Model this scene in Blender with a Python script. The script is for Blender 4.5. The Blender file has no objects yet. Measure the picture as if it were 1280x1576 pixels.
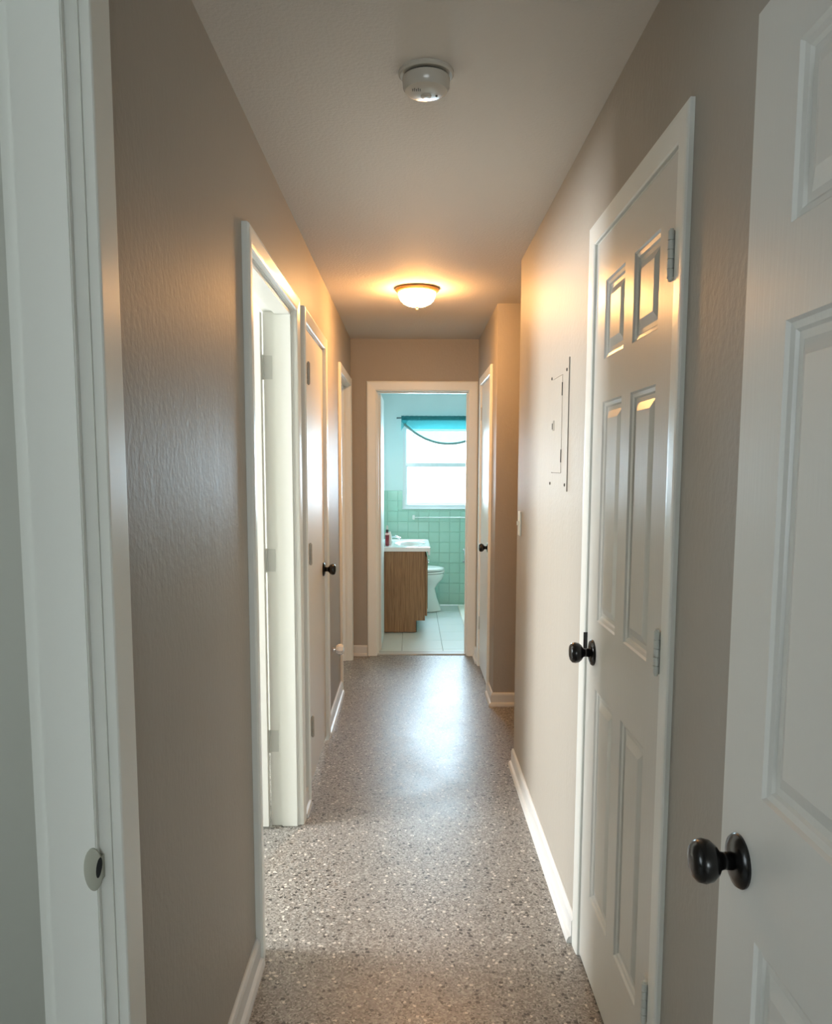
import bpy, bmesh, math, random
from mathutils import Vector, Matrix
random.seed(7)
S = bpy.context.scene
COL = S.collection

# ---------------------------------------------------------------- camera
F, CY = 1200.0, 847.93
PITCH, YAW, ROLL, EYE = 0.1065, 0.0068, 0.0024, 1.4743
cd = bpy.data.cameras.new('camera'); cam = bpy.data.objects.new('camera', cd); COL.objects.link(cam)
cd.sensor_fit = 'HORIZONTAL'; cd.sensor_width = 36.0; cd.lens = F*36/1280
cd.shift_x = 0.0; cd.shift_y = (CY-788)/1280; cd.clip_start = 0.02
sy, cy_, sp, cp, sr, cr = math.sin(YAW), math.cos(YAW), math.sin(PITCH), math.cos(PITCH), math.sin(ROLL), math.cos(ROLL)
R0 = Vector((cy_, -sy, 0)); FW = Vector((cp*sy, cp*cy_, -sp)); U0 = Vector((sp*sy, sp*cy_, cp))
RR = cr*R0 + sr*U0; UU = -sr*R0 + cr*U0
cam.matrix_world = Matrix(((RR.x, UU.x, -FW.x, 0), (RR.y, UU.y, -FW.y, 0), (RR.z, UU.z, -FW.z, EYE), (0, 0, 0, 1)))
S.camera = cam

# ---------------------------------------------------------------- world, lights, exposure
W = bpy.data.worlds.new('world'); S.world = W; W.use_nodes = True
W.node_tree.nodes['Background'].inputs[0].default_value = (0.80, 0.92, 1.0, 1)
W.node_tree.nodes['Background'].inputs[1].default_value = 5.0
def area(name, loc, direction, sx, sy_, power, color):
    l = bpy.data.lights.new(name, 'AREA'); l.shape = 'RECTANGLE'; l.size = sx; l.size_y = sy_; l.energy = power; l.color = color
    o = bpy.data.objects.new(name, l); COL.objects.link(o); o.location = loc
    o.rotation_euler = Vector(direction).to_track_quat('-Z', 'Z').to_euler(); return o
area('daylight_bathroom', (0.39, 8.62, 1.55), (0, -1, -0.12), 0.95, 0.95, 100, (0.66, 0.83, 1.0))
area('daylight_bedroom', (-3.36, 2.42, 1.45), (1, 0, -0.1), 0.9, 1.2, 235, (0.95, 0.98, 1.0))
area('daylight_far_bedroom', (-3.36, 5.1, 1.45), (1, 0, -0.1), 1.0, 1.2, 14, (0.93, 0.98, 1.0))
area('daylight_near_room', (-3.36, 0.1, 1.45), (1, 0, -0.1), 1.3, 1.2, 8, (0.93, 1.0, 0.97))
area('daylight_living_room', (0.1, -4.36, 1.5), (0, 1, -0.05), 1.8, 1.4, 44, (0.93, 0.99, 0.98))
LAMP_STRENGTH = 172.0
S.view_settings.view_transform = 'Standard'; S.view_settings.look = 'None'
S.view_settings.exposure = 0.0; S.view_settings.gamma = 1.0; S.view_settings.use_curve_mapping = False

# ---------------------------------------------------------------- materials
def nodes(name):
    m = bpy.data.materials.new(name); m.use_nodes = True
    nt = m.node_tree; return m, nt, nt.nodes['Principled BSDF']
def plain(name, col, rough=.5, metal=0., spec=.5, coat=0., bump=None, ior=None):
    m, nt, b = nodes(name)
    b.inputs['Base Color'].default_value = (*col, 1); b.inputs['Roughness'].default_value = rough
    b.inputs['Metallic'].default_value = metal; b.inputs['Specular IOR Level'].default_value = spec
    b.inputs['Coat Weight'].default_value = coat; b.inputs['Coat Roughness'].default_value = .08
    if bump:   # list of (scale vector, noise scale, strength, distance)
        tc = nt.nodes.new('ShaderNodeTexCoord'); prev = None
        for sc, ns, st, di in bump:
            mp = nt.nodes.new('ShaderNodeMapping'); mp.inputs['Scale'].default_value = sc
            nt.links.new(tc.outputs['Object'], mp.inputs[0])
            n = nt.nodes.new('ShaderNodeTexNoise'); n.inputs['Scale'].default_value = ns; n.inputs['Detail'].default_value = 4
            nt.links.new(mp.outputs[0], n.inputs['Vector'])
            bp = nt.nodes.new('ShaderNodeBump'); bp.inputs['Strength'].default_value = st; bp.inputs['Distance'].default_value = di
            nt.links.new(n.outputs['Fac'], bp.inputs['Height'])
            if prev: nt.links.new(prev.outputs[0], bp.inputs['Normal'])
            prev = bp
        nt.links.new(prev.outputs[0], b.inputs['Normal'])
    return m
M = {}
M['wall'] = plain('greige_wall_paint', (.395, .363, .314), .52, spec=.25,
                  bump=[((1, 1, .7), 75, .6, .002), ((1, 1, .2), 14, .3, .004)])
M['ceiling'] = plain('orange_peel_ceiling_paint', (.68, .63, .565), .75, spec=.2, bump=[((1, 1, 1), 90, .55, .003), ((1, 1, 1), 260, .3, .001)])
M['room'] = plain('bedroom_wall_paint', (.62, .63, .57), .6)
M['trim'] = plain('white_gloss_trim_paint', (.83, .84, .79), .30, spec=.5, bump=[((1, 1, .12), 70, .08, .001)])
M['door'] = plain('white_gloss_door_paint', (.70, .695, .65), .31, spec=.5, bump=[((1, 1, .06), 160, .28, .0012), ((1, 1, .25), 12, .05, .004)])
M['satin'] = plain('white_satin_door_paint', (.72, .71, .66), .46, spec=.45, bump=[((1, 1, .06), 160, .2, .001)])
M['base'] = plain('white_baseboard_paint', (.68, .68, .66), .35)
M['black'] = plain('oil_rubbed_black_metal', (.006, .006, .006), .22, spec=.5)
M['hinge'] = plain('painted_over_hinge', (.62, .64, .60), .3, spec=.6)
M['hingegrey'] = plain('dull_painted_hinge', (.36, .33, .28), .4)
M['seam'] = plain('paint_seam', (.14, .12, .10), .7)
M['strike'] = plain('old_painted_strike_metal', (.40, .40, .33), .4)
M['gap'] = plain('dark_gap', (.01, .01, .009), .9)
M['plate'] = plain('ivory_plastic_plate', (.70, .69, .62), .35)
M['cover'] = plain('painted_steel_cover', (.40, .363, .312), .42)
M['detector'] = plain('white_plastic', (.53, .49, .42), .22)
M['vent'] = plain('dark_plastic_slot', (.03, .028, .022), .6)
M['chrome'] = plain('chrome', (.8, .82, .84), .12, metal=1)
M['crystal'] = plain('clear_cut_glass', (.94, .95, .94), .10, spec=1.0, coat=1.0)
M['porcelain'] = plain('white_porcelain', (.82, .85, .80), .12, coat=.5)
M['marble_top'] = plain('cultured_marble', (.86, .88, .87), .12, coat=.4)
M['bathpaint'] = plain('pale_aqua_wall_paint', (.70, .82, .80), .5)
M['greentile'] = plain('seafoam_green_glazed_tile', (.42, .67, .555), .22, coat=.3)
M['greengrout'] = plain('pale_green_grout', (.405, .645, .535), .4)
M['floortile'] = plain('white_floor_tile', (.72, .78, .75), .28, bump=[((1, 1, 1), 25, .05, .002)])
M['floorgrout'] = plain('grey_floor_grout', (.30, .34, .31), .9)
M['threshold'] = plain('grey_marble_threshold', (.52, .54, .52), .3)
M['mat'] = plain('cream_bath_mat_cotton', (.90, .90, .78), .9)
M['red'] = plain('dark_red_soap_bottle', (.22, .012, .02), .25, coat=.3)
M['pink'] = plain('pale_pink_label', (.80, .52, .48), .5)
M['winframe'] = plain('white_window_frame', (.72, .76, .76), .35)
M['rod'] = plain('dark_curtain_rod', (.02, .05, .05), .4)
M['brass'] = plain('aged_gold_lamp_pan', (.50, .30, .13), .35, metal=.6)

def terrazzo():
    m, nt, b = nodes('polished_terrazzo'); N = nt.nodes.new; L = nt.links.new
    tc = N('ShaderNodeTexCoord')
    wn = N('ShaderNodeTexNoise'); wn.inputs['Scale'].default_value = 110; L(tc.outputs['Object'], wn.inputs['Vector'])
    warp = N('ShaderNodeVectorMath'); warp.operation = 'MULTIPLY_ADD'; warp.inputs[1].default_value = (.012, .012, 0); L(wn.outputs['Color'], warp.inputs[0]); L(tc.outputs['Object'], warp.inputs[2])
    def voro(scale, off=0.):
        mp = N('ShaderNodeMapping'); mp.inputs['Location'].default_value = (off, off*.7, 0); L(warp.outputs[0], mp.inputs[0])
        v = N('ShaderNodeTexVoronoi'); v.voronoi_dimensions = '2D'; v.inputs['Scale'].default_value = scale; L(mp.outputs[0], v.inputs['Vector']); return v
    def ramp(inp, stops, interp='CONSTANT'):
        r = N('ShaderNodeValToRGB'); r.color_ramp.interpolation = interp
        while len(r.color_ramp.elements) < len(stops): r.color_ramp.elements.new(.5)
        for e, (p, c) in zip(r.color_ramp.elements, stops): e.position = p; e.color = (*c, 1)
        L(inp, r.inputs[0]); return r
    v1 = voro(210)     # 6 mm chips, mixed tones
    sep = N('ShaderNodeSeparateColor'); L(v1.outputs['Color'], sep.inputs[0])
    r1 = ramp(sep.outputs[0], [(0, (.19, .176, .156)), (.26, (.26, .243, .22)), (.50, (.135, .123, .107)), (.68, (.32, .302, .275)), (.86, (.42, .405, .375)), (.945, (.06, .053, .046))])
    v2 = voro(62, 3.1)  # sparse black chips
    s2 = N('ShaderNodeSeparateColor'); L(v2.outputs['Color'], s2.inputs[0])
    a = N('ShaderNodeMath'); a.operation = 'GREATER_THAN'; a.inputs[1].default_value = .905; L(s2.outputs[1], a.inputs[0])
    d = N('ShaderNodeMath'); d.operation = 'LESS_THAN'; d.inputs[1].default_value = .34; L(v2.outputs['Distance'], d.inputs[0])
    k = N('ShaderNodeMath'); k.operation = 'MULTIPLY'; L(a.outputs[0], k.inputs[0]); L(d.outputs[0], k.inputs[1])
    mx = N('ShaderNodeMix'); mx.data_type = 'RGBA'; L(k.outputs[0], mx.inputs[0]); L(r1.outputs[0], mx.inputs[6]); mx.inputs[7].default_value = (.018, .015, .013, 1)
    v3 = voro(70, 8.7)  # sparse pale chips
    s3 = N('ShaderNodeSeparateColor'); L(v3.outputs['Color'], s3.inputs[0])
    a3 = N('ShaderNodeMath'); a3.operation = 'GREATER_THAN'; a3.inputs[1].default_value = .94; L(s3.outputs[1], a3.inputs[0])
    d3 = N('ShaderNodeMath'); d3.operation = 'LESS_THAN'; d3.inputs[1].default_value = .32; L(v3.outputs['Distance'], d3.inputs[0])
    k3 = N('ShaderNodeMath'); k3.operation = 'MULTIPLY'; L(a3.outputs[0], k3.inputs[0]); L(d3.outputs[0], k3.inputs[1])
    m3 = N('ShaderNodeMix'); m3.data_type = 'RGBA'; L(k3.outputs[0], m3.inputs[0]); L(mx.outputs[2], m3.inputs[6]); m3.inputs[7].default_value = (.62, .58, .52, 1)
    L(m3.outputs[2], b.inputs['Base Color'])
    n = N('ShaderNodeTexNoise'); n.inputs['Scale'].default_value = 5; n.inputs['Detail'].default_value = 3; L(tc.outputs['Object'], n.inputs['Vector'])
    rr = N('ShaderNodeMapRange'); rr.inputs['To Min'].default_value = .31; rr.inputs['To Max'].default_value = .47; L(n.outputs['Fac'], rr.inputs[0]); L(rr.outputs[0], b.inputs['Roughness'])
    n2 = N('ShaderNodeTexNoise'); n2.inputs['Scale'].default_value = 14; n2.inputs['Detail'].default_value = 2; L(tc.outputs['Object'], n2.inputs['Vector'])
    bp = N('ShaderNodeBump'); bp.inputs['Strength'].default_value = .12; bp.inputs['Distance'].default_value = .004; L(n2.outputs['Fac'], bp.inputs['Height']); L(bp.outputs[0], b.inputs['Normal'])
    b.inputs['Specular IOR Level'].default_value = 1.0
    return m
M['terrazzo'] = terrazzo()
def oak():
    m, nt, b = nodes('oak_veneer'); N = nt.nodes.new; L = nt.links.new
    tc = N('ShaderNodeTexCoord'); mp = N('ShaderNodeMapping'); mp.inputs['Scale'].default_value = (26, 26, 1.1); L(tc.outputs['Object'], mp.inputs[0])
    n = N('ShaderNodeTexNoise'); n.inputs['Scale'].default_value = 3.2; n.inputs['Detail'].default_value = 7; n.inputs['Distortion'].default_value = 1.2; L(mp.outputs[0], n.inputs['Vector'])
    r = N('ShaderNodeValToRGB'); r.color_ramp.elements[0].position = .32; r.color_ramp.elements[0].color = (.20, .105, .043, 1)
    r.color_ramp.elements[1].position = .68; r.color_ramp.elements[1].color = (.37, .215, .10, 1); L(n.outputs['Fac'], r.inputs[0]); L(r.outputs[0], b.inputs['Base Color'])
    b.inputs['Roughness'].default_value = .45; return m
M['oak'] = oak()
def sheer():
    m, nt, b = nodes('sheer_teal_fabric'); N = nt.nodes.new; L = nt.links.new
    out = nt.nodes['Material Output']; tr = N('ShaderNodeBsdfTransparent'); tr.inputs[0].default_value = (.50, .84, .86, 1)
    tl = N('ShaderNodeBsdfTranslucent'); tl.inputs[0].default_value = (.06, .33, .35, 1)
    b.inputs['Base Color'].default_value = (.06, .33, .35, 1); b.inputs['Roughness'].default_value = .9
    m1 = N('ShaderNodeMixShader'); m1.inputs[0].default_value = .25; L(b.outputs[0], m1.inputs[1]); L(tl.outputs[0], m1.inputs[2])
    m2 = N('ShaderNodeMixShader'); m2.inputs[0].default_value = .55; L(m1.outputs[0], m2.inputs[1]); L(tr.outputs[0], m2.inputs[2]); L(m2.outputs[0], out.inputs[0]); return m
M['sheer'] = sheer()
M['hem'] = plain('gathered_teal_fabric', (.03, .19, .20), .9)
M['cord'] = plain('grey_green_braid_trim', (.22, .33, .30), .9)
def pane():
    m, nt, b = nodes('clear_window_pane'); N = nt.nodes.new; L = nt.links.new
    tr = N('ShaderNodeBsdfTransparent'); tr.inputs[0].default_value = (.95, .98, .98, 1); g = N('ShaderNodeBsdfGlossy'); g.inputs['Roughness'].default_value = .02
    mx = N('ShaderNodeMixShader'); mx.inputs[0].default_value = .06; L(tr.outputs[0], mx.inputs[1]); L(g.outputs[0], mx.inputs[2]); L(mx.outputs[0], nt.nodes['Material Output'].inputs[0]); return m
M['pane'] = pane()
def glow():
    m, nt, b = nodes('lit_frosted_lamp_glass')
    b.inputs['Base Color'].default_value = (.9, .8, .6, 1); b.inputs['Emission Color'].default_value = (1.0, .49, .16, 1)
    b.inputs['Emission Strength'].default_value = LAMP_STRENGTH; return m
M['glow'] = glow()

# ---------------------------------------------------------------- mesh helpers
ORG = {}
def box(bm, x0, x1, y0, y1, z0, z1):
    v = [bm.verts.new((x, y, z)) for x in (x0, x1) for y in (y0, y1) for z in (z0, z1)]
    for f in ((0, 1, 3, 2), (4, 6, 7, 5), (0, 4, 5, 1), (2, 3, 7, 6), (0, 2, 6, 4), (1, 5, 7, 3)): bm.faces.new([v[i] for i in f])
def BOX(*a):
    bm = bmesh.new(); box(bm, *a); return bm
def bev(bm, w=.002, seg=1):
    bmesh.ops.bevel(bm, geom=bm.edges[:], offset=w, segments=seg, affect='EDGES', clamp_overlap=True); return bm
def obj(name, bm, mat, parent=None, smooth=False, kind=None, label=None, cat=None, group=None, recalc=True, origin=None):
    if recalc: bmesh.ops.recalc_face_normals(bm, faces=bm.faces[:])
    if origin is None:
        xs = [v.co for v in bm.verts]; lo = Vector([min(c[i] for c in xs) for i in range(3)]); hi = Vector([max(c[i] for c in xs) for i in range(3)])
        origin = Vector(((lo.x+hi.x)/2, (lo.y+hi.y)/2, lo.z))
    origin = Vector(origin)
    bmesh.ops.translate(bm, vec=-origin, verts=bm.verts[:])
    me = bpy.data.meshes.new(name); bm.to_mesh(me); bm.free(); me.materials.append(M[mat])
    if smooth:
        for p in me.polygons: p.use_smooth = True
        if smooth != 'all':
            try: me.set_sharp_from_angle(angle=math.radians(smooth if smooth is not True else 35))
            except Exception: pass
    o = bpy.data.objects.new(name, me); COL.objects.link(o)
    if parent: o.parent = parent; o.location = origin - ORG[parent.name]
    else: o.location = origin
    ORG[o.name] = origin
    tag(o, label, cat, group, kind); return o
def tag(o, label=None, cat=None, group=None, kind=None):
    for k, v in (('label', label), ('category', cat), ('group', group), ('kind', kind)):
        if v: o[k] = v
def root(name, loc, label, cat, group=None, kind=None):
    o = bpy.data.objects.new(name, None); COL.objects.link(o); o.location = loc; o.empty_display_size = .1
    ORG[o.name] = Vector(loc); tag(o, label, cat, group, kind); return o
def lathe(prof, center, axis, seg=32, bm=None):
    """prof: list of (radius, distance along axis)"""
    bm = bm or bmesh.new(); ax = Vector(axis).normalized(); t = Vector((0, 0, 1)) if abs(ax.z) < .9 else Vector((1, 0, 0))
    a = ax.cross(t).normalized(); b_ = ax.cross(a); c = Vector(center); rings = []
    for r, h in prof:
        if r < 1e-6: rings.append([bm.verts.new(c+ax*h)])
        else: rings.append([bm.verts.new(c+ax*h+(a*math.cos(2*math.pi*i/seg)+b_*math.sin(2*math.pi*i/seg))*r) for i in range(seg)])
    for p, q in zip(rings, rings[1:]):
        for i in range(seg):
            j = (i+1) % seg
            if len(p) == 1 and len(q) == 1: continue
            if len(p) == 1: bm.faces.new((p[0], q[j], q[i]))
            elif len(q) == 1: bm.faces.new((p[i], p[j], q[0]))
            else: bm.faces.new((p[i], p[j], q[j], q[i]))
    for rg in (rings[0], rings[-1]):
        if len(rg) > 2: bm.faces.new(rg)
    return bm
def tube(pts, r, seg=8, bm=None):
    bm = bm or bmesh.new(); pts = [Vector(p) for p in pts]; prev = None; rings = []
    for i, p in enumerate(pts):
        d = (pts[min(i+1, len(pts)-1)]-pts[max(i-1, 0)]).normalized(); t = Vector((0, 0, 1)) if abs(d.z) < .9 else Vector((1, 0, 0))
        a = d.cross(t).normalized(); b_ = d.cross(a); rr = r(i/(len(pts)-1)) if callable(r) else r
        rings.append([bm.verts.new(p+(a*math.cos(2*math.pi*k/seg)+b_*math.sin(2*math.pi*k/seg))*rr) for k in range(seg)])
    for p, q in zip(rings, rings[1:]):
        for i in range(seg): bm.faces.new((p[i], p[(i+1) % seg], q[(i+1) % seg], q[i]))
    bm.faces.new(rings[0]); bm.faces.new(rings[-1]); return bm
def loft(rings, bm=None):
    bm = bm or bmesh.new(); vs = [[bm.verts.new(p) for p in r] for r in rings]; n = len(rings[0])
    for p, q in zip(vs, vs[1:]):
        for i in range(n): bm.faces.new((p[i], p[(i+1) % n], q[(i+1) % n], q[i]))
    bm.faces.new(vs[0]); bm.faces.new(vs[-1]); return bm

# ---------------------------------------------------------------- plan
XL, XR, YE, H, T = -.458, .515, 6.027, 2.44, .115
YA, YB, XF = 3.76, 4.73, .513      # end of near right wall, facing wall, far right wall
# wall frames: (u along wall, z, n out of the wall into the hall) -> world
def FL(u, z, n): return (XL+n, u, z)
def FR(u, z, n): return (XR-n, u, z)
def FF(u, z, n): return (XF-n, u, z)
def FE(u, z, n): return (u, YE-n, z)
def fbox(bm, fr, u0, u1, z0, z1, n0, n1):
    a = fr(u0, z0, n0); b_ = fr(u1, z1, n1)
    box(bm, min(a[0], b_[0]), max(a[0], b_[0]), min(a[1], b_[1]), max(a[1], b_[1]), min(a[2], b_[2]), max(a[2], b_[2])); return bm
def FB(fr, *a): return fbox(bmesh.new(), fr, *a)
def wall(name, fr, u0, u1, holes, mat='wall', label=None, top=H, t=T):
    bm = bmesh.new(); u = u0
    for a, b_, z0, z1 in sorted(holes):
        if a > u: fbox(bm, fr, u, a, 0, top, -t, 0)
        if z0 > 0: fbox(bm, fr, a, b_, 0, z0, -t, 0)
        if z1 < top: fbox(bm, fr, a, b_, z1, top, -t, 0)
        u = b_
    if u < u1: fbox(bm, fr, u, u1, 0, top, -t, 0)
    return obj(name, bm, mat, kind='structure', label=label)
JT = .018
def hole(u0, u1, h): return (u0-JT, u1+JT, 0, h+JT)

# ---------------------------------------------------------------- structure
D0 = (.36, 1.145, 2.125); D1 = (2.247, 3.095, 2.072); D2 = (3.362, 4.105, 2.075); D3 = (5.062, 5.866, 2.072)
DC = (1.552, 2.222, 2.083); DG = (-.46, .30, 2.045); D4 = (5.045, 5.70, 2.06); DB = (-.262, .437, 2.052)
fl = obj('floor', BOX(-3.3, 2.3, -4.3, YE+.015, -.05, 0), 'terrazzo', kind='structure', label='polished beige terrazzo floor with small black and white chips')
obj('ceiling', BOX(-3.3, 2.3, -4.3, 8.5, H, H+.06), 'ceiling', kind='structure', label='textured off-white hallway ceiling')
wall('wall_left', FL, -1.0, YE, [hole(*D0), hole(*D1), hole(*D2), hole(*D3)], label='greige painted left hallway wall with door openings')
wall('wall_right', FR, -1.0, YA, [hole(*DG), hole(*DC)], label='greige painted right hallway wall up to the side passage')
wall('wall_right_far', FF, YB, YE, [hole(*D4)], label='far right hallway wall beyond the side passage')
wall('wall_end', FE, -3.2, 2.2, [hole(*DB)], label='greige end wall around the bathroom doorway')
obj('wall_passage_far', BOX(XF+T, 2.2, YB, YB+T, 0, H), 'wall', kind='structure', label='side passage wall facing the hallway')
obj('wall_passage_near', BOX(XR+T, 2.2, YA-T, YA, 0, H), 'wall', kind='structure', label='side passage wall behind the near hallway wall')
obj('wall_passage_end', BOX(1.75, 1.85, YA, YB, 0, H), 'wall', kind='structure', label='end wall of the side passage')
def FOut(u, z, n): return (-3.2-.0+n, u, z)
wall('wall_outer_left', FOut, -4.2, YE, [(-.55, .75, .9, 2.1), (1.95, 2.90, .85, 2.1), (4.65, 5.65, .9, 2.1)], 'room', label='outer bedroom wall with window openings')
obj('wall_outer_right', BOX(2.2, 2.3, -4.2, 8.5, 0, H), 'room', kind='structure', label='outer wall on the right side of the house')
def FBk(u, z, n): return (u, -4.2+n, z)
wall('wall_back', FBk, -3.2, 2.2, [(-.8, 1.0, .8, 2.2)], 'room', label='living room wall behind the viewpoint')
obj('wall_partition', BOX(-3.2, XL-T, 1.75, 1.85, 0, H), 'room', kind='structure', label='partition between near room and bedroom')
obj('wall_partition.001', BOX(-3.2, XL-T, 4.2, 4.3, 0, H), 'room', kind='structure', label='partition between bedroom and far bedroom')
obj('wall_partition.002', BOX(-3.2, XL-T, -1.1, -1.0, 0, H), 'room', kind='structure', label='partition between living room and near room')
obj('wall_partition.003', BOX(XR+T, 2.2, -1.1, -1.0, 0, H), 'room', kind='structure', label='partition beside the living room')

# ---- baseboards: mitred sweep of one profile
BP = [(0, 0), (.027, 0), (.0265, .010), (.022, .019), (.013, .024), (.0125, .070), (.009, .080), (.004, .084), (0, .084)]
def baseboard(name, path, label):
    """path of floor points; the board stands on the left-hand side of the path direction"""
    P = [Vector((p[0], p[1])) for p in path]; rings = []
    for i, p in enumerate(P):
        ds = []
        if i > 0: ds.append((P[i]-P[i-1]).normalized())
        if i < len(P)-1: ds.append((P[i+1]-P[i]).normalized())
        ns = [Vector((-d.y, d.x)) for d in ds]
        n = ns[0] if len(ns) == 1 else (ns[0]+ns[1])/(1+ns[0].dot(ns[1]))
        rings.append([(p.x+n.x*t, p.y+n.y*t, z) for t, z in BP])
    return obj(name, loft(rings), 'base', kind='structure', label=label)
CW = .062   # casing width
e = .0005
baseboard('baseboard_left', [(XL+e, D1[0]-CW-.002), (XL+e, 1.228)], 'white baseboard at foot of near left wall')
baseboard('baseboard_left.001', [(XL+e, D2[0]-CW), (XL+e, D1[1]+CW+.002)], 'short white baseboard between the open door and the flush closet door')
baseboard('baseboard_left.002', [(XL+e, D3[0]-CW-.002), (XL+e, D2[1]+CW+.002)], 'white baseboard past the flush closet door')
baseboard('baseboard_right', [(XR-e, DC[1]+CW+.002), (XR-e, YA-.004), (XR-e+.0, YA-.004)][:2], 'long white baseboard at foot of right wall beside closet door')
baseboard('baseboard_right.001', [(XR-e, .35), (XR-e, DC[0]-CW-.002)], 'white baseboard behind the open near door')
baseboard('baseboard_passage', [(1.75, YB-e), (XF-e, YB-e), (XF-e, D4[0]-CW-.002)][::-1][::-1], 'white baseboard wrapping the side passage corner') if False else None
def baseboard_r(name, path, label): return baseboard(name, path[::-1], label)
baseboard_r('baseboard_passage', [(XF-e, D4[0]-CW-.002), (XF-e, YB-e), (1.75, YB-e)], 'white baseboard wrapping the corner of the side passage wall')
baseboard('baseboard_right_far', [(XF-e, D4[1]+CW+.002), (XF-e, YE-e)], 'short white baseboard in the far right corner')
baseboard('baseboard_end', [(DB[0]-.077, YE-e), (XL+e+.002, YE-e)], 'short white baseboard left of the bathroom doorway')

# ---------------------------------------------------------------- doors
def casing(door, fr, u0, u1, h, w=CW, t=.017, rev=.004, square=False):
    prof = [(rev, 0), (rev, t*.55), (rev+.003, t*.78), (rev+.012, t*.85), (w-.012, t), (w-.004, t*.95), (w, t*.7), (w, 0)]
    if square: prof = [(rev, 0), (rev, t*.86), (rev+.002, t*.97), (rev+.005, t), (w-.006, t), (w-.002, t*.93), (w, t*.75), (w, 0)]
    L_ = [[fr(u0-d, 0, n) for d, n in prof], [fr(u0-d, h+d, n) for d, n in prof]]
    Hd = [[fr(u0-d, h+d, n) for d, n in prof], [fr(u1+d, h+d, n) for d, n in prof]]
    R_ = [[fr(u1+d, 0, n) for d, n in prof], [fr(u1+d, h+d, n) for d, n in prof]]
    for r in (L_, Hd, R_): obj('casing', loft(r), 'trim', door)
def jamb(door, fr, u0, u1, h, stop=(-.075, -.037), ts=.011, t=T):
    for a, b_ in ((u0-JT, u0), (u1, u1+JT)): obj('jamb', FB(fr, a, b_, 0, h, -t, -.0003), 'trim', door)
    obj('head_jamb', FB(fr, u0-JT, u1+JT, h, h+JT, -t, -.0003), 'trim', door)
    if stop:
        bm = bmesh.new(); s0, s1 = stop
        for a, b_ in ((u0, u0+ts), (u1-ts, u1)): fbox(bm, fr, a, b_, 0, h, s0, s1)
        fbox(bm, fr, u0+ts, u1-ts, h-ts, h, s0, s1)
        bev(bm, .002, 2); obj('door_stop', bm, 'trim', door)
PZ = [(.250, .862), (1.055, 1.650), (1.762, 1.965)]
def leaf(door, fr, u0, u1, z0, z1, n, six=True, th=.035, stile=.105, label=None, mull=.082, mat='door'):
    """hall-side face at n, body behind it"""
    if not six:
        bm = FB(fr, u0, u1, z0, z1, n-th, n); bev(bm, .0015)
        return obj('door_leaf', bm, mat, door, label=label)
    pw = (u1-u0-2*stile-mull)/2
    cols = [(u0+stile, u0+stile+pw), (u1-stile-pw, u1-stile)]
    us = [u0, cols[0][0], cols[0][1], cols[1][0], cols[1][1], u1]; zs = [z0]+[z for p in PZ for z in p]+[z1]
    bm = bmesh.new()
    g = {}
    for i, u in enumerate(us):
        for j, z in enumerate(zs): g[i, j] = bm.verts.new(fr(u, z, n))
    for i in range(5):
        for j in range(6 if len(zs) == 7 else len(zs)-1):
            if i in (1, 3) and j % 2 == 1: continue
            bm.faces.new((g[i, j], g[i+1, j], g[i+1, j+1], g[i, j+1]))
    # edges and back
    c = [bm.verts.new(fr(u, z, n-th)) for u, z in ((u0, z0), (u1, z0), (u1, z1), (u0, z1))]; bm.faces.new(c)
    nj = len(zs)-1
    bm.faces.new([g[i, 0] for i in range(6)]+[c[1], c[0]]); bm.faces.new([g[i, nj] for i in range(6)]+[c[2], c[3]])
    bm.faces.new([g[0, j] for j in range(nj+1)]+[c[3], c[0]]); bm.faces.new([g[5, j] for j in range(nj+1)]+[c[2], c[1]])
    lf = obj('door_leaf', bm, 'door', door, label=label)
    for pz0, pz1 in PZ:
        for a, b_ in cols:
            rings = []
            for ins, dn in ((0, 0), (.004, -.0045), (.012, -.0065), (.016, -.010), (.026, -.010), (.046, -.0025)):
                rings.append([fr(a+ins, pz0+ins, n+dn), fr(b_-ins, pz0+ins, n+dn), fr(b_-ins, pz1-ins, n+dn), fr(a+ins, pz1-ins, n+dn)])
            rings = [[fr(a, pz0, n-.02), fr(b_, pz0, n-.02), fr(b_, pz1, n-.02), fr(a, pz1, n-.02)]]+rings
            obj('panel', loft(rings), 'door', lf)
    return lf
def knob(lf, fr, u, z, n, out=1, mat='black', s=1.0):
    o = Vector(fr(u, z, n)); ax = Vector(fr(u, z, n+out))-o
    rose = lathe([(0, 0), (.036*s, 0), (.0365*s, .003*s), (.034*s, .007*s), (.024*s, .0105*s), (.0135*s, .012*s)], o, ax, 36)
    obj('rose', rose, mat, lf, smooth=40)
    kb = lathe([(.0125*s, .010*s), (.0115*s, .022*s), (.013*s, .028*s), (.021*s, .033*s), (.0275*s, .041*s), (.0295*s, .050*s), (.0275*s, .059*s), (.021*s, .0645*s), (.011*s, .0665*s), (0, .067*s)], o, ax, 36)
    obj('knob', kb, mat, lf, smooth='all')
def hinge(par, fr, u, zc, n, h=.089, plate=None, r=.0055, mat='hinge'):
    bm = bmesh.new()
    c = Vector(fr(u, zc-h/2, n))
    k = 5; g = h/k
    for i in range(k): lathe([(r, i*g+.0006), (r, (i+1)*g-.0006)], c, (0, 0, 1), 10, bm)
    lathe([(r*.6, -.004), (r*.6, h+.004)], c, (0, 0, 1), 8, bm)
    if plate: fbox(bm, fr, plate[0], plate[1], zc-h/2, zc+h/2, plate[2], plate[3])
    obj('hinge', bm, mat, par, smooth=40)

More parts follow.
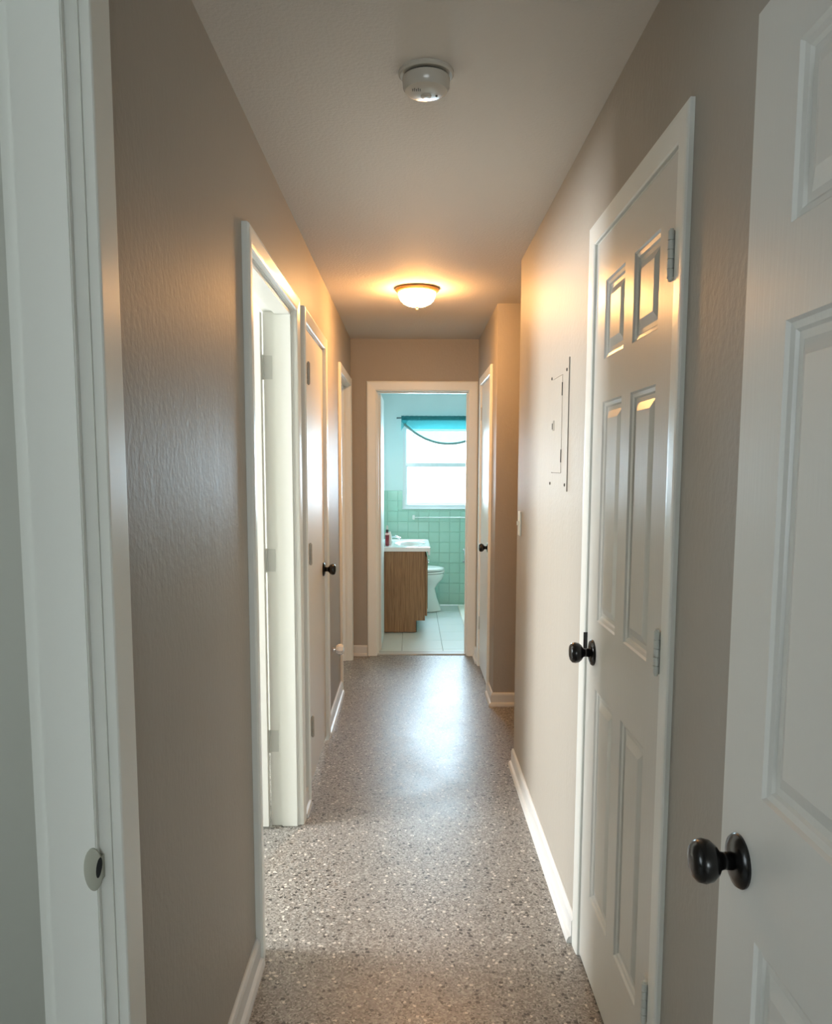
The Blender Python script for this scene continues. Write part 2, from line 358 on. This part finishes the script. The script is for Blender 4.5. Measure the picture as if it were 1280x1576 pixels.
def door(n_, fr, d, label, **k):
    base = fr((d[0]+d[1])/2, 0, 0)
    r = root('door_%d' % n_, base, label, 'door', kind='structure')
    casing(r, fr, *d, **{x: k[x] for x in ('w', 't', 'square') if x in k}); jamb(r, fr, *d, stop=k.get('stop', (-.075, -.037)), ts=k.get('ts', .011))
    return r
# door_1: near left opening (strike side visible)
d0 = door(1, FL, D0, 'nearest left doorway, white frame with painted strike plate, at left picture edge', w=.080, t=.016, square=True, stop=(-.094, -.018), ts=.012)
bm = bmesh.new()
n0 = 26; ring = []; z_s, x_s = .865, XL-.0235
for i in range(n0):
    a = 2*math.pi*i/n0; ring.append((x_s+.0145*math.cos(a), z_s+.034*math.sin(a)))
loft([[(x, D0[1]-.0125, z) for x, z in ring], [(x, D0[1]-.0150, z) for x, z in ring], [(x_s+(x-x_s)*.88, D0[1]-.0162, z_s+(z-z_s)*.92) for x, z in ring]], bm)
box(bm, XL-.034, XL-.012, D0[1]-.0125, D0[1]+.001, z_s-.018, z_s+.018)
sp_ = obj('strike_plate', bm, 'strike', d0, smooth=40, label='round painted-over strike plate with dark latch hole')
bm = bmesh.new(); ring = [(XL-.0140+.0042*math.cos(a)+.0025*math.sin(a), z_s+.004+.0165*math.sin(a)) for a in [2*math.pi*i/16 for i in range(16)]]
loft([[(x, D0[1]-.0150, z) for x, z in ring], [(x, D0[1]-.0166, z) for x, z in ring]], bm)
obj('latch_hole', bm, 'gap', sp_)
# door_2: first bedroom, leaf open inward
d1 = door(2, FL, D1, 'open bedroom doorway on left wall letting daylight onto the floor', t=.022, stop=(-.070, -.006), ts=.012)
def FL1(u, z, n): return (XL-T-.004-u, D1[1]-.004+n, z)     # leaf swung 90 degrees into the room
lf = leaf(d1, FL1, 0, .80, .012, D1[2]-.006, -.036+.0, six=False, th=-.0345)
for zc in (1.86, 1.105, .36):
    bm = bmesh.new(); box(bm, XL-T+.001, XL-.082, D1[1]-.0022, D1[1]-.0002, zc-.045, zc+.045)
    lathe([(.0055, -.047), (.0055, .047)], (XL-T-.003, D1[1]-.004, zc), (0, 0, 1), 10, bm)
    obj('hinge', bm, 'hinge', d1, smooth=40, label='painted-over hinge on the far jamb')
# door_3: flush closet door, closed
d2 = door(3, FL, D2, 'closed flush white door on left wall with black knob', t=.022)
lf = leaf(d2, FL, D2[0]+.003, D2[1]-.003, .022, D2[2]-.003, .001, six=False, mat='satin')
knob(lf, FL, D2[1]-.065, .945, .001)
for zc in (1.87, 1.10, .33): hinge(lf, FL, D2[0]+.003, zc, .024, r=.007, plate=(D2[0]+.004, D2[0]+.075, .001, .0035), mat='hingegrey')
# door_4: far left opening
d3 = door(4, FL, D3, 'far left open doorway beside the end wall', stop=(-.075, -.037))
# door_5: six panel closet door on right wall
dc = door(5, FR, DC, 'closed white six-panel closet door on right wall', t=.0125)
lf = leaf(dc, FR, DC[0]+.003, DC[1]-.003, .012, DC[2]-.003, .002, stile=.105, mull=.078)
knob(lf, FR, DC[1]-.075, .958, .002)
for zc in (1.885, 1.10, .335):
    hinge(lf, FR, DC[0]+.005, zc, .013, r=.007, plate=(DC[0]+.006, DC[0]+.034, .0025, .0075))
bm = FB(FR, DC[1]-.0005, DC[1]+.003, .945, 1.0, -.02, .0125)
obj('strike_plate', bm, 'black', dc, label='black strike plate lip at the closet door edge')
# door_6: near right door swung fully open along the wall
XG = .447
dg = root('door_6', (XG+.017, .68, 0), 'open white six-panel door in right foreground with large black knob', 'door', kind='structure')
casing(dg, FR, *DG); jamb(dg, FR, *DG)
def FG(u, z, n): return (XG-n, u, z)
lf = leaf(dg, FG, .31, 1.068, .014, 2.055, 0, stile=.117, mull=.10)
knob(lf, FG, 1.068-.064, .945, 0)
for zc in (1.88, 1.10, .3):
    bm = lathe([(.006, -.045), (.006, .045)], (XR-.026, .304, zc), (0, 0, 1), 10); box(bm, XG+.035, XR-.017, .3, .303, zc-.044, zc+.044); obj('hinge', bm, 'hinge', dg, smooth=40)
# door_7: far right closed door
d4 = door(7, FF, D4, 'closed narrow white door on far right wall with small black knob')
lf = leaf(d4, FF, D4[0]+.003, D4[1]-.003, .014, D4[2]-.003, .001, six=False)
knob(lf, FF, D4[0]+.07, .95, .001, s=.95)
for zc in (1.86, .33): hinge(lf, FF, D4[1]-.002, zc, .006)
# door_8: bathroom doorway, leaf open inward
db = door(8, FE, DB, 'bathroom doorway in end wall with pale frame', w=.075, stop=(-.075, -.040))
def FBL(u, z, n): return (DB[0]-.008+.036+n, YE+T+.006+u, z)
lf = leaf(db, FBL, 0, .66, .014, DB[2]-.006, 0, six=False, mat='satin', label='bathroom door leaf standing open, seen edge on')
for zc in (1.80, .27):
    bm = lathe([(.005, -.045), (.005, .045)], (DB[0]+.004, YE+T+.003, zc), (0, 0, 1), 10); box(bm, DB[0]+.001, DB[0]+.003, YE+T-.03, YE+T, zc-.044, zc+.044)
    obj('hinge', bm, 'hinge', db, smooth=40)
obj('threshold', bev(BOX(DB[0], DB[1], YE+.015, YE+T, -.02, .010), .003), 'threshold', db, label='grey marble threshold')

# ---------------------------------------------------------------- bathroom shell
BX0, BX1, BY0, BY1 = -.36, 1.28, YE+T, 8.313
TZ = 1.231
WX0, WX1, WZ0, WZ1 = -.083, .865, 1.045, 1.905
def FBF(u, z, n): return (u, BY1-n, z)
wall('wall_bathroom_far', FBF, BX0-.1, 2.2, [(WX0, WX1, WZ0, WZ1)], 'bathpaint', t=.14, label='pale aqua bathroom wall above green tile')
bl = obj('wall_bathroom_left', BOX(BX0-.1, BX0, BY0, BY1, 0, H), 'bathpaint', kind='structure', label='left bathroom wall beside the vanity')
br = obj('wall_bathroom_right', BOX(BX1, BX1+.1, BY0, BY1, 0, H), 'bathpaint', kind='structure', label='right bathroom wall')
wf = bpy.data.objects['wall_bathroom_far']
obj('grout', BOX(BX0, BX1, BY1-.004, BY1-.0002, 0, WZ0-.012), 'greengrout', wf)
bm = bmesh.new(); box(bm, BX0, WX0-.008, BY1-.004, BY1-.0002, WZ0-.012, TZ-.004); box(bm, WX1+.008, BX1, BY1-.004, BY1-.0002, WZ0-.012, TZ-.004)
obj('grout', bm, 'greengrout', wf)
PT = .1105; G = .0022
cache = {}
def tile_at(x0, x1, z0, z1):
    key = (round(x1-x0, 4), round(z1-z0, 4))
    if key not in cache:
        w, h = key; b_ = .0025; y0, y1 = 0, -.0075
        rings = [[(-w/2, 0, 0), (w/2, 0, 0), (w/2, 0, h), (-w/2, 0, h)], [(-w/2, -.005, 0), (w/2, -.005, 0), (w/2, -.005, h), (-w/2, -.005, h)],
                 [(-w/2+b_, y1, b_), (w/2-b_, y1, b_), (w/2-b_, y1, h-b_), (-w/2+b_, y1, h-b_)]]
        bm = loft(rings); bmesh.ops.recalc_face_normals(bm, faces=bm.faces[:]); me = bpy.data.meshes.new('tile'); bm.to_mesh(me); bm.free(); me.materials.append(M['greentile']); cache[key] = me
    o = bpy.data.objects.new('tile', cache[key]); COL.objects.link(o); o.parent = wf
    o.location = Vector(((x0+x1)/2, BY1-.001, z0))-ORG[wf.name]
nx = int((BX1-BX0)/PT)+1; nz = int(TZ/PT)+1
for j in range(nz):
    z0, z1 = TZ-(j+1)*PT+G, TZ-j*PT
    z0 = max(z0, .001)
    if z1-z0 < .012: continue
    for i in range(nx):
        x0, x1 = BX0+i*PT+G, min(BX0+(i+1)*PT, BX1-.001)
        if x1-x0 < .012: continue
        if z1 > WZ0-.014:
            if x0 < WX0-.01 < x1: 
                if z0 > WZ0-.014: x1 = WX0-.01
            elif x0 < WX1+.01 < x1:
                if z0 > WZ0-.014: x0 = WX1+.01
            if x0 >= WX0-.012 and x1 <= WX1+.012:
                if z0 > WZ0-.02: continue
                z1c = WZ0-.014; tile_at(x0, x1, z0, z1c); continue
            if z0 <= WZ0-.014 and (x1 > WX0-.01 and x0 < WX1+.01):
                tile_at(x0, x1, z0, WZ0-.014); continue
        if x1-x0 < .012: continue
        tile_at(x0, x1, z0, z1)
# side walls: same tile, joined
for w_, xx, sgn in ((bl, BX0, 1), (br, BX1, -1)):
    bm = bmesh.new()
    for j in range(nz):
        z0, z1 = max(TZ-(j+1)*PT+G, .001), TZ-j*PT
        y = BY0+.001
        while y < BY1-.02:
            box(bm, min(xx, xx+sgn*.006), max(xx, xx+sgn*.006), y, min(y+PT-G, BY1-.009), z0, z1); y += PT
    obj('tile_course', bm, 'greentile', w_, kind='stuff')
# floor tiles
fb = obj('floor_bathroom', BOX(BX0, BX1, BY0, BY1, -.05, -.0015), 'floorgrout', kind='structure', label='white square tiled bathroom floor with thin grey joints')
FT = .333; cache2 = {}
ys = [6.25-FT+FT*i for i in range(9)]; xs = [-.07-FT+FT*i for i in range(7)]
for yy in ys:
    for xx in xs:
        x0, x1 = max(xx, BX0)+.0018, min(xx+FT, BX1)-.0018; y0, y1 = max(yy, BY0)+.0018, min(yy+FT, BY1-.008)-.0018
        if x1-x0 < .02 or y1-y0 < .02: continue
        key = (round(x1-x0, 3), round(y1-y0, 3))
        if key not in cache2:
            w, h = key; bm = loft([[(-w/2, -h/2, 0), (w/2, -h/2, 0), (w/2, h/2, 0), (-w/2, h/2, 0)], [(-w/2, -h/2, .007), (w/2, -h/2, .007), (w/2, h/2, .007), (-w/2, h/2, .007)],
                                  [(-w/2+.0015, -h/2+.0015, .008), (w/2-.0015, -h/2+.0015, .008), (w/2-.0015, h/2-.0015, .008), (-w/2+.0015, h/2-.0015, .008)]])
            bmesh.ops.recalc_face_normals(bm, faces=bm.faces[:]); me = bpy.data.meshes.new('tile'); bm.to_mesh(me); bm.free(); me.materials.append(M['floortile']); cache2[key] = me
        o = bpy.data.objects.new('tile', cache2[key]); COL.objects.link(o); o.parent = fb
        o.location = Vector(((x0+x1)/2, (y0+y1)/2, -.008))-ORG[fb.name]

# window_1 (single hung)
win = root('window_1', ((WX0+WX1)/2, BY1, WZ0), 'bright white-framed sash window in bathroom wall', 'window', kind='structure')
def FW_(u, z, n): return (u, BY1-n, z)
bm = bmesh.new(); fw = .034
fbox(bm, FW_, WX0, WX0+fw, WZ0, WZ1, -.10, -.004); fbox(bm, FW_, WX1-fw, WX1, WZ0, WZ1, -.10, -.004)
fbox(bm, FW_, WX0+fw, WX1-fw, WZ1-.03, WZ1, -.10, -.004); fbox(bm, FW_, WX0+fw, WX1-fw, WZ0, WZ0+.035, -.10, -.004)
obj('window_frame', bm, 'winframe', win)
bm = bmesh.new()
for z0, z1, n in ((WZ0+.035, WZ0+.06, -.05), (1.482, 1.524, -.05)): fbox(bm, FW_, WX0+fw, WX1-fw, z0, z1, n-.025, n)
for a in (WX0+fw, WX1-fw-.014): fbox(bm, FW_, a, a+.014, WZ0+.06, 1.49, -.075, -.05)
obj('lower_sash', bm, 'winframe', win)
bm = bmesh.new()
for z0, z1 in ((1.497, 1.515), (WZ1-.045, WZ1-.03)): fbox(bm, FW_, WX0+fw, WX1-fw, z0, z1, -.098, -.077)
for a in (WX0+fw, WX1-fw-.012): fbox(bm, FW_, a, a+.012, 1.515, WZ1-.045, -.098, -.077)
obj('upper_sash', bm, 'winframe', win)
obj('pane', FB(FW_, WX0+fw+.014, WX1-fw-.014, WZ0+.06, 1.49, -.064, -.061), 'pane', win)
obj('pane', FB(FW_, WX0+fw+.012, WX1-fw-.012, 1.515, WZ1-.045, -.089, -.086), 'pane', win)
obj('window_sill', bev(FB(FW_, WX0-.012, WX1+.012, WZ0-.012, WZ0+.001, -.004, .022), .002), 'winframe', win)

# ---------------------------------------------------------------- things
# smoke detector
sd = root('smoke_detector', (.036, 2.03, H), 'round white smoke detector on the near ceiling', 'smoke detector')
c = Vector((.036, 2.03, H)); dn = (0, 0, -1)
obj('base_plate', lathe([(0, 0), (.068, 0), (.068, .006), (.064, .010), (0, .010)], c, dn, 48), 'detector', sd, smooth=40)
obj('vent_ring', lathe([(.052, .010), (.052, .016), (0, .016)], c, dn, 48), 'vent', sd)
obj('housing', lathe([(.058, .015), (.0585, .018), (.0575, .036), (.052, .045), (.040, .0485), (.012, .049), (0, .049)], c, dn, 48), 'detector', sd, smooth=40)
obj('test_button', lathe([(.013, .0485), (.013, .0515), (.011, .0525), (0, .0525)], c+Vector((0, .012, 0)), dn, 24), 'detector', sd, smooth=40)
bm = bmesh.new()
for k in range(5): box(bm, c.x-.034+k*.0045, c.x-.032+k*.0045, c.y-.022-.004*(k % 2), c.y-.012, H-.0497, H-.048)
obj('horn_slot', bm, 'vent', sd)
obj('indicator_light', lathe([(.0028, .0485), (.0028, .0505), (0, .051)], c+Vector((.026, .014, 0)), dn, 12), 'vent', sd)
# ceiling lamp
lc = Vector((.032, 4.355, H))
cl = root('ceiling_lamp', lc, 'lit dome ceiling lamp glowing warm in the hallway', 'ceiling lamp')
obj('lamp_pan', lathe([(0, 0), (.112, 0), (.119, .006), (.119, .012), (.112, .018), (.104, .024), (.100, .024), (.100, .02), (0, .02)], lc, dn, 48), 'brass', cl, smooth=40)
obj('lamp_shade', lathe([(.099, .021), (.1, .030), (.098, .045), (.090, .062), (.074, .078), (.050, .090), (.022, .096), (0, .097)], lc, dn, 48), 'glow', cl, smooth='all')
obj('finial', lathe([(.007, .096), (.009, .100), (.005, .106), (.006, .110), (0, .115)], lc, dn, 16), 'brass', cl, smooth=40)
# breaker panel cover
bp_ = root('breaker_panel', (XR, 2.74, 1.40), 'flush breaker panel cover painted over to match the right wall', 'breaker panel')
pu0, pu1, pz0, pz1 = 2.572, 2.905, 1.397, 1.832; qu0, qu1, qz0, qz1 = 2.672, 2.852, 1.458, 1.787
bm = bmesh.new(); g = .002
fbox(bm, FR, pu0, qu0-g, pz0, pz1, .0005, .0035); fbox(bm, FR, qu1+g, pu1, pz0, pz1, .0005, .0035)
fbox(bm, FR, qu0-g, qu1+g, pz0, qz0-g, .0005, .0035); fbox(bm, FR, qu0-g, qu1+g, qz1+g, pz1, .0005, .0035)
obj('cover', bm, 'wall', bp_)
obj('cover_gap', FB(FR, qu0-g, qu1+g, qz0-g, qz1+g, .0003, .0009), 'seam', bp_)
obj('cover_gap', FB(FR, pu0-.0025, pu0, pz0, pz1, .0003, .0012), 'seam', bp_)
pd = obj('panel_door', FB(FR, qu0, qu1, qz0, qz1, .0010, .0045), 'wall', bp_)
bm = bmesh.new()
for k in range(3): fbox(bm, FR, qu1-.045+k*.009, qu1-.041+k*.009, 1.606, 1.642, .0045, .0065)
obj('latch', bm, 'cover', pd)
obj('latch_hole', FB(FR, qu1-.014, qu1-.006, 1.612, 1.634, .0045, .006), 'gap', pd)
for zc in (1.74, 1.515): obj('hinge', FB(FR, qu0-.003, qu0+.001, zc-.022, zc+.022, .001, .006), 'gap', pd)
for u, z in ((2.60, 1.795), (2.872, 1.795), (2.60, 1.418), (2.872, 1.418)):
    obj('screw', lathe([(.0055, 0), (.0055, .002), (.003, .003), (0, .003)], FR(u, z, .0035), (-1, 0, 0), 12), 'vent', bp_)
# light switch
ls = root('light_switch', (XR, 3.655, 1.157), 'pale light switch plate near the corner of the right wall', 'light switch')
obj('plate', bev(FB(FR, 3.620, 3.690, 1.157, 1.272, .0003, .007), .0025, 2), 'plate', ls)
obj('toggle', FB(FR, 3.650, 3.660, 1.206, 1.226, .007, .017), 'plate', ls)
# glass knob
gk = root('glass_knob', (XL, 4.50, .41), 'clear cut-glass knob low on the left wall past the flush door', 'knob')
obj('rose', lathe([(0, .0005), (.018, .0005), (.018, .004), (.009, .008), (.008, .018)], (XL, 4.50, .41), (1, 0, 0), 20), 'chrome', gk, smooth=40)
obj('knob', lathe([(.009, .016), (.024, .022), (.033, .036), (.033, .052), (.024, .064), (0, .067)], (XL, 4.50, .41), (1, 0, 0), 8), 'crystal', gk)

# vanity
VX1, VY0, VY1 = .128, 6.872, 7.62
vc = root('bathroom_vanity', (-.1, 7.245, 0), 'oak vanity cabinet with white sink top inside the bathroom', 'vanity')
pr = [(BX0+.007, .008), (.047, .008), (.047, .113), (VX1, .113), (VX1, .735), (BX0+.007, .735)]
obj('body', loft([[(x, VY0, z) for x, z in pr], [(x, VY1, z) for x, z in pr]]), 'oak', vc)
obj('toe_board', BOX(.0475, .0535, VY0+.006, VY1-.006, .008, .112), 'vent', vc)
for k in range(2):
    y0 = VY0+.02+k*.359; dr = obj('cabinet_door', bev(BOX(VX1+.0005, VX1+.02, y0, y0+.35, .15, .69), .004), 'oak', vc)
    obj('raised_panel', bev(BOX(VX1+.02, VX1+.025, y0+.055, y0+.295, .205, .635), .004), 'oak', dr)
    yk = y0+.325 if k == 0 else y0+.025
    obj('knob', lathe([(.005, 0), (.005, .01), (.013, .015), (.013, .022), (0, .025)], (VX1+.02, yk, .60), (1, 0, 0), 16), 'chrome', dr, smooth=40)
# vanity top: one slab with the basin sunk in it
X0, X1, Y0, Y1 = BX0+.007, .172, VY0-.012, VY1+.012
bm = bmesh.new(); NX, NY = 40, 52; gv = {}
def topz(x, y):
    r = math.hypot((x+.005)/.135, (y-7.245)/.215); z = .775
    if r < 1: z -= .12*(1-r**2.6)
    ed = min(X1-x, x-X0+.1, y-Y0, Y1-y)
    if ed < .012: z -= .004*(1-ed/.012)
    elif ed < .04: z += 0
    if r >= 1 and ed > .03: z -= .004
    return z
for i in range(NX+1):
    for j in range(NY+1):
        x, y = X0+(X1-X0)*i/NX, Y0+(Y1-Y0)*j/NY; gv[i, j] = bm.verts.new((x, y, topz(x, y)))
for i in range(NX):
    for j in range(NY): bm.faces.new((gv[i, j], gv[i+1, j], gv[i+1, j+1], gv[i, j+1]))
bd = [gv[i, 0] for i in range(NX+1)]+[gv[NX, j] for j in range(1, NY+1)]+[gv[i, NY] for i in range(NX-1, -1, -1)]+[gv[0, j] for j in range(NY-1, 0, -1)]
lo = [bm.verts.new((v.co.x, v.co.y, .7355)) for v in bd]
for k in range(len(bd)): kk = (k+1) % len(bd); bm.faces.new((bd[k], lo[k], lo[kk], bd[kk]))
vt = obj('countertop', bm, 'marble_top', vc, smooth=50, label='white cultured marble top with sunken basin')
obj('apron', bev(BOX(VX1+.024, X1, Y0, Y1, .702, .735), .004), 'marble_top', vt)
obj('backsplash', bev(BOX(X0, X0+.018, Y0, Y1, .772, .86), .003), 'marble_top', vt)
obj('drain', lathe([(0, 0), (.018, 0), (.018, .002), (0, .003)], (-.005, 7.245, .6565), (0, 0, 1), 20), 'chrome', vt)
fc = root('faucet', (-.195, 7.25, .772), 'small chrome two-handle faucet on the sink top', 'faucet')
obj('base', bev(BOX(-.218, -.172, 7.165, 7.335, .7715, .784), .005, 2), 'chrome', fc)
obj('spout', tube([(-.195, 7.25, .784), (-.195, 7.25, .815), (-.175, 7.25, .832), (-.13, 7.25, .832), (-.10, 7.25, .818), (-.095, 7.25, .805)], .0095, 12), 'chrome', fc, smooth='all')
for yy in (7.185, 7.315): obj('handle', lathe([(.012, 0), (.010, .016), (.020, .024), (.021, .036), (.014, .043), (0, .044)], (-.195, yy, .784), (0, 0, 1), 18), 'crystal', fc, smooth=40)
def bottle(name, x, y, z, prof, mat, label, cap, neck=None, band=None):
    r = root(name, (x, y, z), label, 'bottle')
    obj('body', lathe(prof, (x, y, z), (0, 0, 1), 24), mat, r, smooth=40)
    obj('cap', lathe(cap[0], (x, y, z), (0, 0, 1), 20), cap[1], r, smooth=40)
    if neck: obj('neck', lathe(neck[0], (x, y, z), (0, 0, 1), 20), neck[1], r, smooth=40)
    if band: obj('label_band', lathe(band[0], (x, y, z), (0, 0, 1), 24), band[1], r, smooth=40)
    return r
bottle('soap_bottle', -.213, 7.02, .7715, [(0, 0), (.018, 0), (.019, .003), (.019, .105), (.016, .118), (.010, .124)], 'red',
       'dark red soap bottle with white cap on the sink top', ([(.009, .145), (.010, .15), (.0105, .168), (.006, .183), (0, .185)], 'plate'),
       ([(.011, .124), (.0125, .130), (.0125, .144), (.010, .146)], 'vent'), ([(.0192, .098), (.0194, .1), (.0194, .108), (.0175, .116)], 'pink'))
bottle('lotion_bottle', -.192, 7.09, .7715, [(0, 0), (.017, 0), (.018, .003), (.018, .085), (.014, .10), (.009, .105)], 'plate',
       'white lotion bottle standing behind the dark red soap bottle', ([(.010, .105), (.010, .118), (.006, .122), (0, .122)], 'plate'))
# toilet (faces +X)
TY = 7.96
tl = root('toilet', (.05, TY, 0), 'white porcelain toilet with closed lid beyond the vanity', 'toilet')
def ell(z, xc, a, b_, n=40, e_=2.3):
    o = []
    for i in range(n):
        t = 2*math.pi*i/n; ct, st = math.cos(t), math.sin(t)
        o.append((xc+a*math.copysign(abs(ct)**(2/e_), ct), TY+b_*math.copysign(abs(st)**(2/e_), st), z))
    return o
obj('bowl', loft([ell(.008, .05, .268, .115), ell(.03, .05, .262, .110), ell(.14, .035, .235, .098), ell(.24, .035, .215, .100), ell(.29, .05, .232, .125),
                  ell(.34, .07, .258, .165), ell(.385, .08, .262, .182), ell(.40, .08, .262, .184)]), 'porcelain', tl, smooth=60)
obj('seat', loft([ell(.405, .085, .262, .186), ell(.410, .085, .267, .190), ell(.420, .085, .267, .190), ell(.424, .085, .262, .186)]), 'porcelain', tl, smooth=40)
obj('lid', loft([ell(.430, .083, .258, .184), ell(.434, .083, .263, .188), ell(.450, .080, .262, .186), ell(.458, .07, .235, .165), ell(.460, .06, .19, .13)]), 'porcelain', tl, smooth=40)
obj('tank', bev(BOX(BX0+.012, BX0+.19, TY-.21, TY+.21, .385, .695), .02, 3), 'porcelain', tl, smooth=40)
obj('tank_lid', bev(BOX(BX0+.009, BX0+.198, TY-.22, TY+.22, .6955, .722), .008, 2), 'porcelain', tl, smooth=40)
obj('flush_lever', tube([(BX0+.19, TY-.15, .65), (BX0+.205, TY-.15, .65), (BX0+.21, TY-.09, .645)], .005, 8), 'chrome', tl, smooth='all')
# towel bar
tb = root('towel_bar', (.44, BY1-.009, .948), 'slim white towel bar below the bathroom window', 'towel bar')
obj('bar', tube([(.03, BY1-.055, .948), (.87, BY1-.055, .948)], .0065, 10), 'porcelain', tb, smooth='all')
for xx in (.03, .87): obj('bracket', bev(BOX(xx-.014, xx+.014, BY1-.066, BY1-.009, .925, .975), .005, 2), 'porcelain', tb)
# paper holder
ph = root('paper_holder', (.60, BY1-.009, .50), 'chrome toilet paper holder on green tile beside the doorway edge', 'paper holder')
for z in (.475, .60): obj('post', lathe([(.016, 0), (.016, .006), (.007, .01), (.006, .05)], (.575, BY1-.0095, z), (0, -1, 0), 14), 'chrome', ph, smooth=40)
obj('arm', tube([(.575, BY1-.055, .605), (.575, BY1-.062, .54), (.575, BY1-.055, .47)], .006, 8), 'chrome', ph, smooth='all')
# bath mat
bm = bev(BOX(.500, 1.02, 7.12, 8.20, .0005, .020), .006, 2)
obj('bath_mat', bm, 'mat', smooth=40, label='cream bath mat on the white bathroom floor tiles', cat='bath mat')
# curtain: rod, valance
RY, RZ = BY1-.06, 1.990
cr_ = root('curtain_rod', (.39, RY, RZ), 'thin dark curtain rod above the bathroom window', 'curtain rod')
obj('rod', tube([(-.145, RY, RZ), (.93, RY, RZ)], .006, 10), 'rod', cr_, smooth='all')
for xx in (-.145, .93): obj('bracket', tube([(xx, RY, RZ), (xx, BY1-.001, RZ)], .006, 8), 'rod', cr_)
PY = RY-.021
va = root('valance', (.39, PY, 1.7), 'sheer teal valance with swag trim hanging over the bathroom window', 'curtain')
VX0_, VX1_ = -.10, .88
def low(x):  # lower edge of the swag
    t = (x-(.395))/(.395-VX0_); return 1.722+.23*abs(t)**2.1
bm = bmesh.new(); n_, m_ = 120, 10; gg = {}
for i in range(n_+1):
    x = VX0_+(VX1_-VX0_)*i/n_; zl = min(low(x), 1.945)
    for j in range(m_+1):
        z = 1.968+(zl-1.968)*j/m_; gg[i, j] = bm.verts.new((x, PY-.010-.006*math.sin(x*190)*(.4+.6*j/m_), z))
for i in range(n_):
    for j in range(m_): bm.faces.new((gg[i, j], gg[i+1, j], gg[i+1, j+1], gg[i, j+1]))
obj('sheer_panel', bm, 'sheer', va, smooth='all', recalc=False)
bm = bmesh.new(); rings = []
for i in range(181):
    x = VX0_+(VX1_-VX0_)*i/180; k = 1+.10*math.sin(i*1.9)+.06*math.sin(i*.7)
    rings.append([(x, PY+.012*k*math.cos(a), RZ-.004+.026*k*math.sin(a)) for a in [2*math.pi*q/10 for q in range(10)]])
obj('rod_pocket', loft(rings), 'hem', va, smooth='all', label='dark gathered teal rod pocket')
pts = []
for i in range(41):
    x = VX0_+.03+(VX1_-VX0_-.06)*i/40; pts.append((x, PY-.02, min(low(x), 1.97)))
obj('swag_trim', tube(pts, .012, 8), 'cord', va, smooth='all', label='curved braid along the lower edge')
for s_, xe in ((1, VX0_), (-1, VX1_)):
    bm = bmesh.new(); prev = None
    for k in range(9):
        x = xe+s_*k*.0085; zb = 1.855+.012*k; y = PY-.02-.006*(k % 2)
        a, b_ = bm.verts.new((x, y, 1.975)), bm.verts.new((x-s_*.004, y, zb))
        if prev: bm.faces.new((prev[0], a, b_, prev[1]))
        prev = (a, b_)
    obj('tail', bm, 'sheer', va, recalc=False)
for x in (.03, .14, .255, .36, .475, .59, .70):
    z = low(x)-.008; L_ = .055 if x > .1 else .04
    obj('tassel', lathe([(.0015, 0), (.0015, L_*.4), (.0045, L_*.5), (.003, L_), (0, L_)], (x, PY-.02, z), (0, 0, -1), 8), 'cord', va, smooth=40)
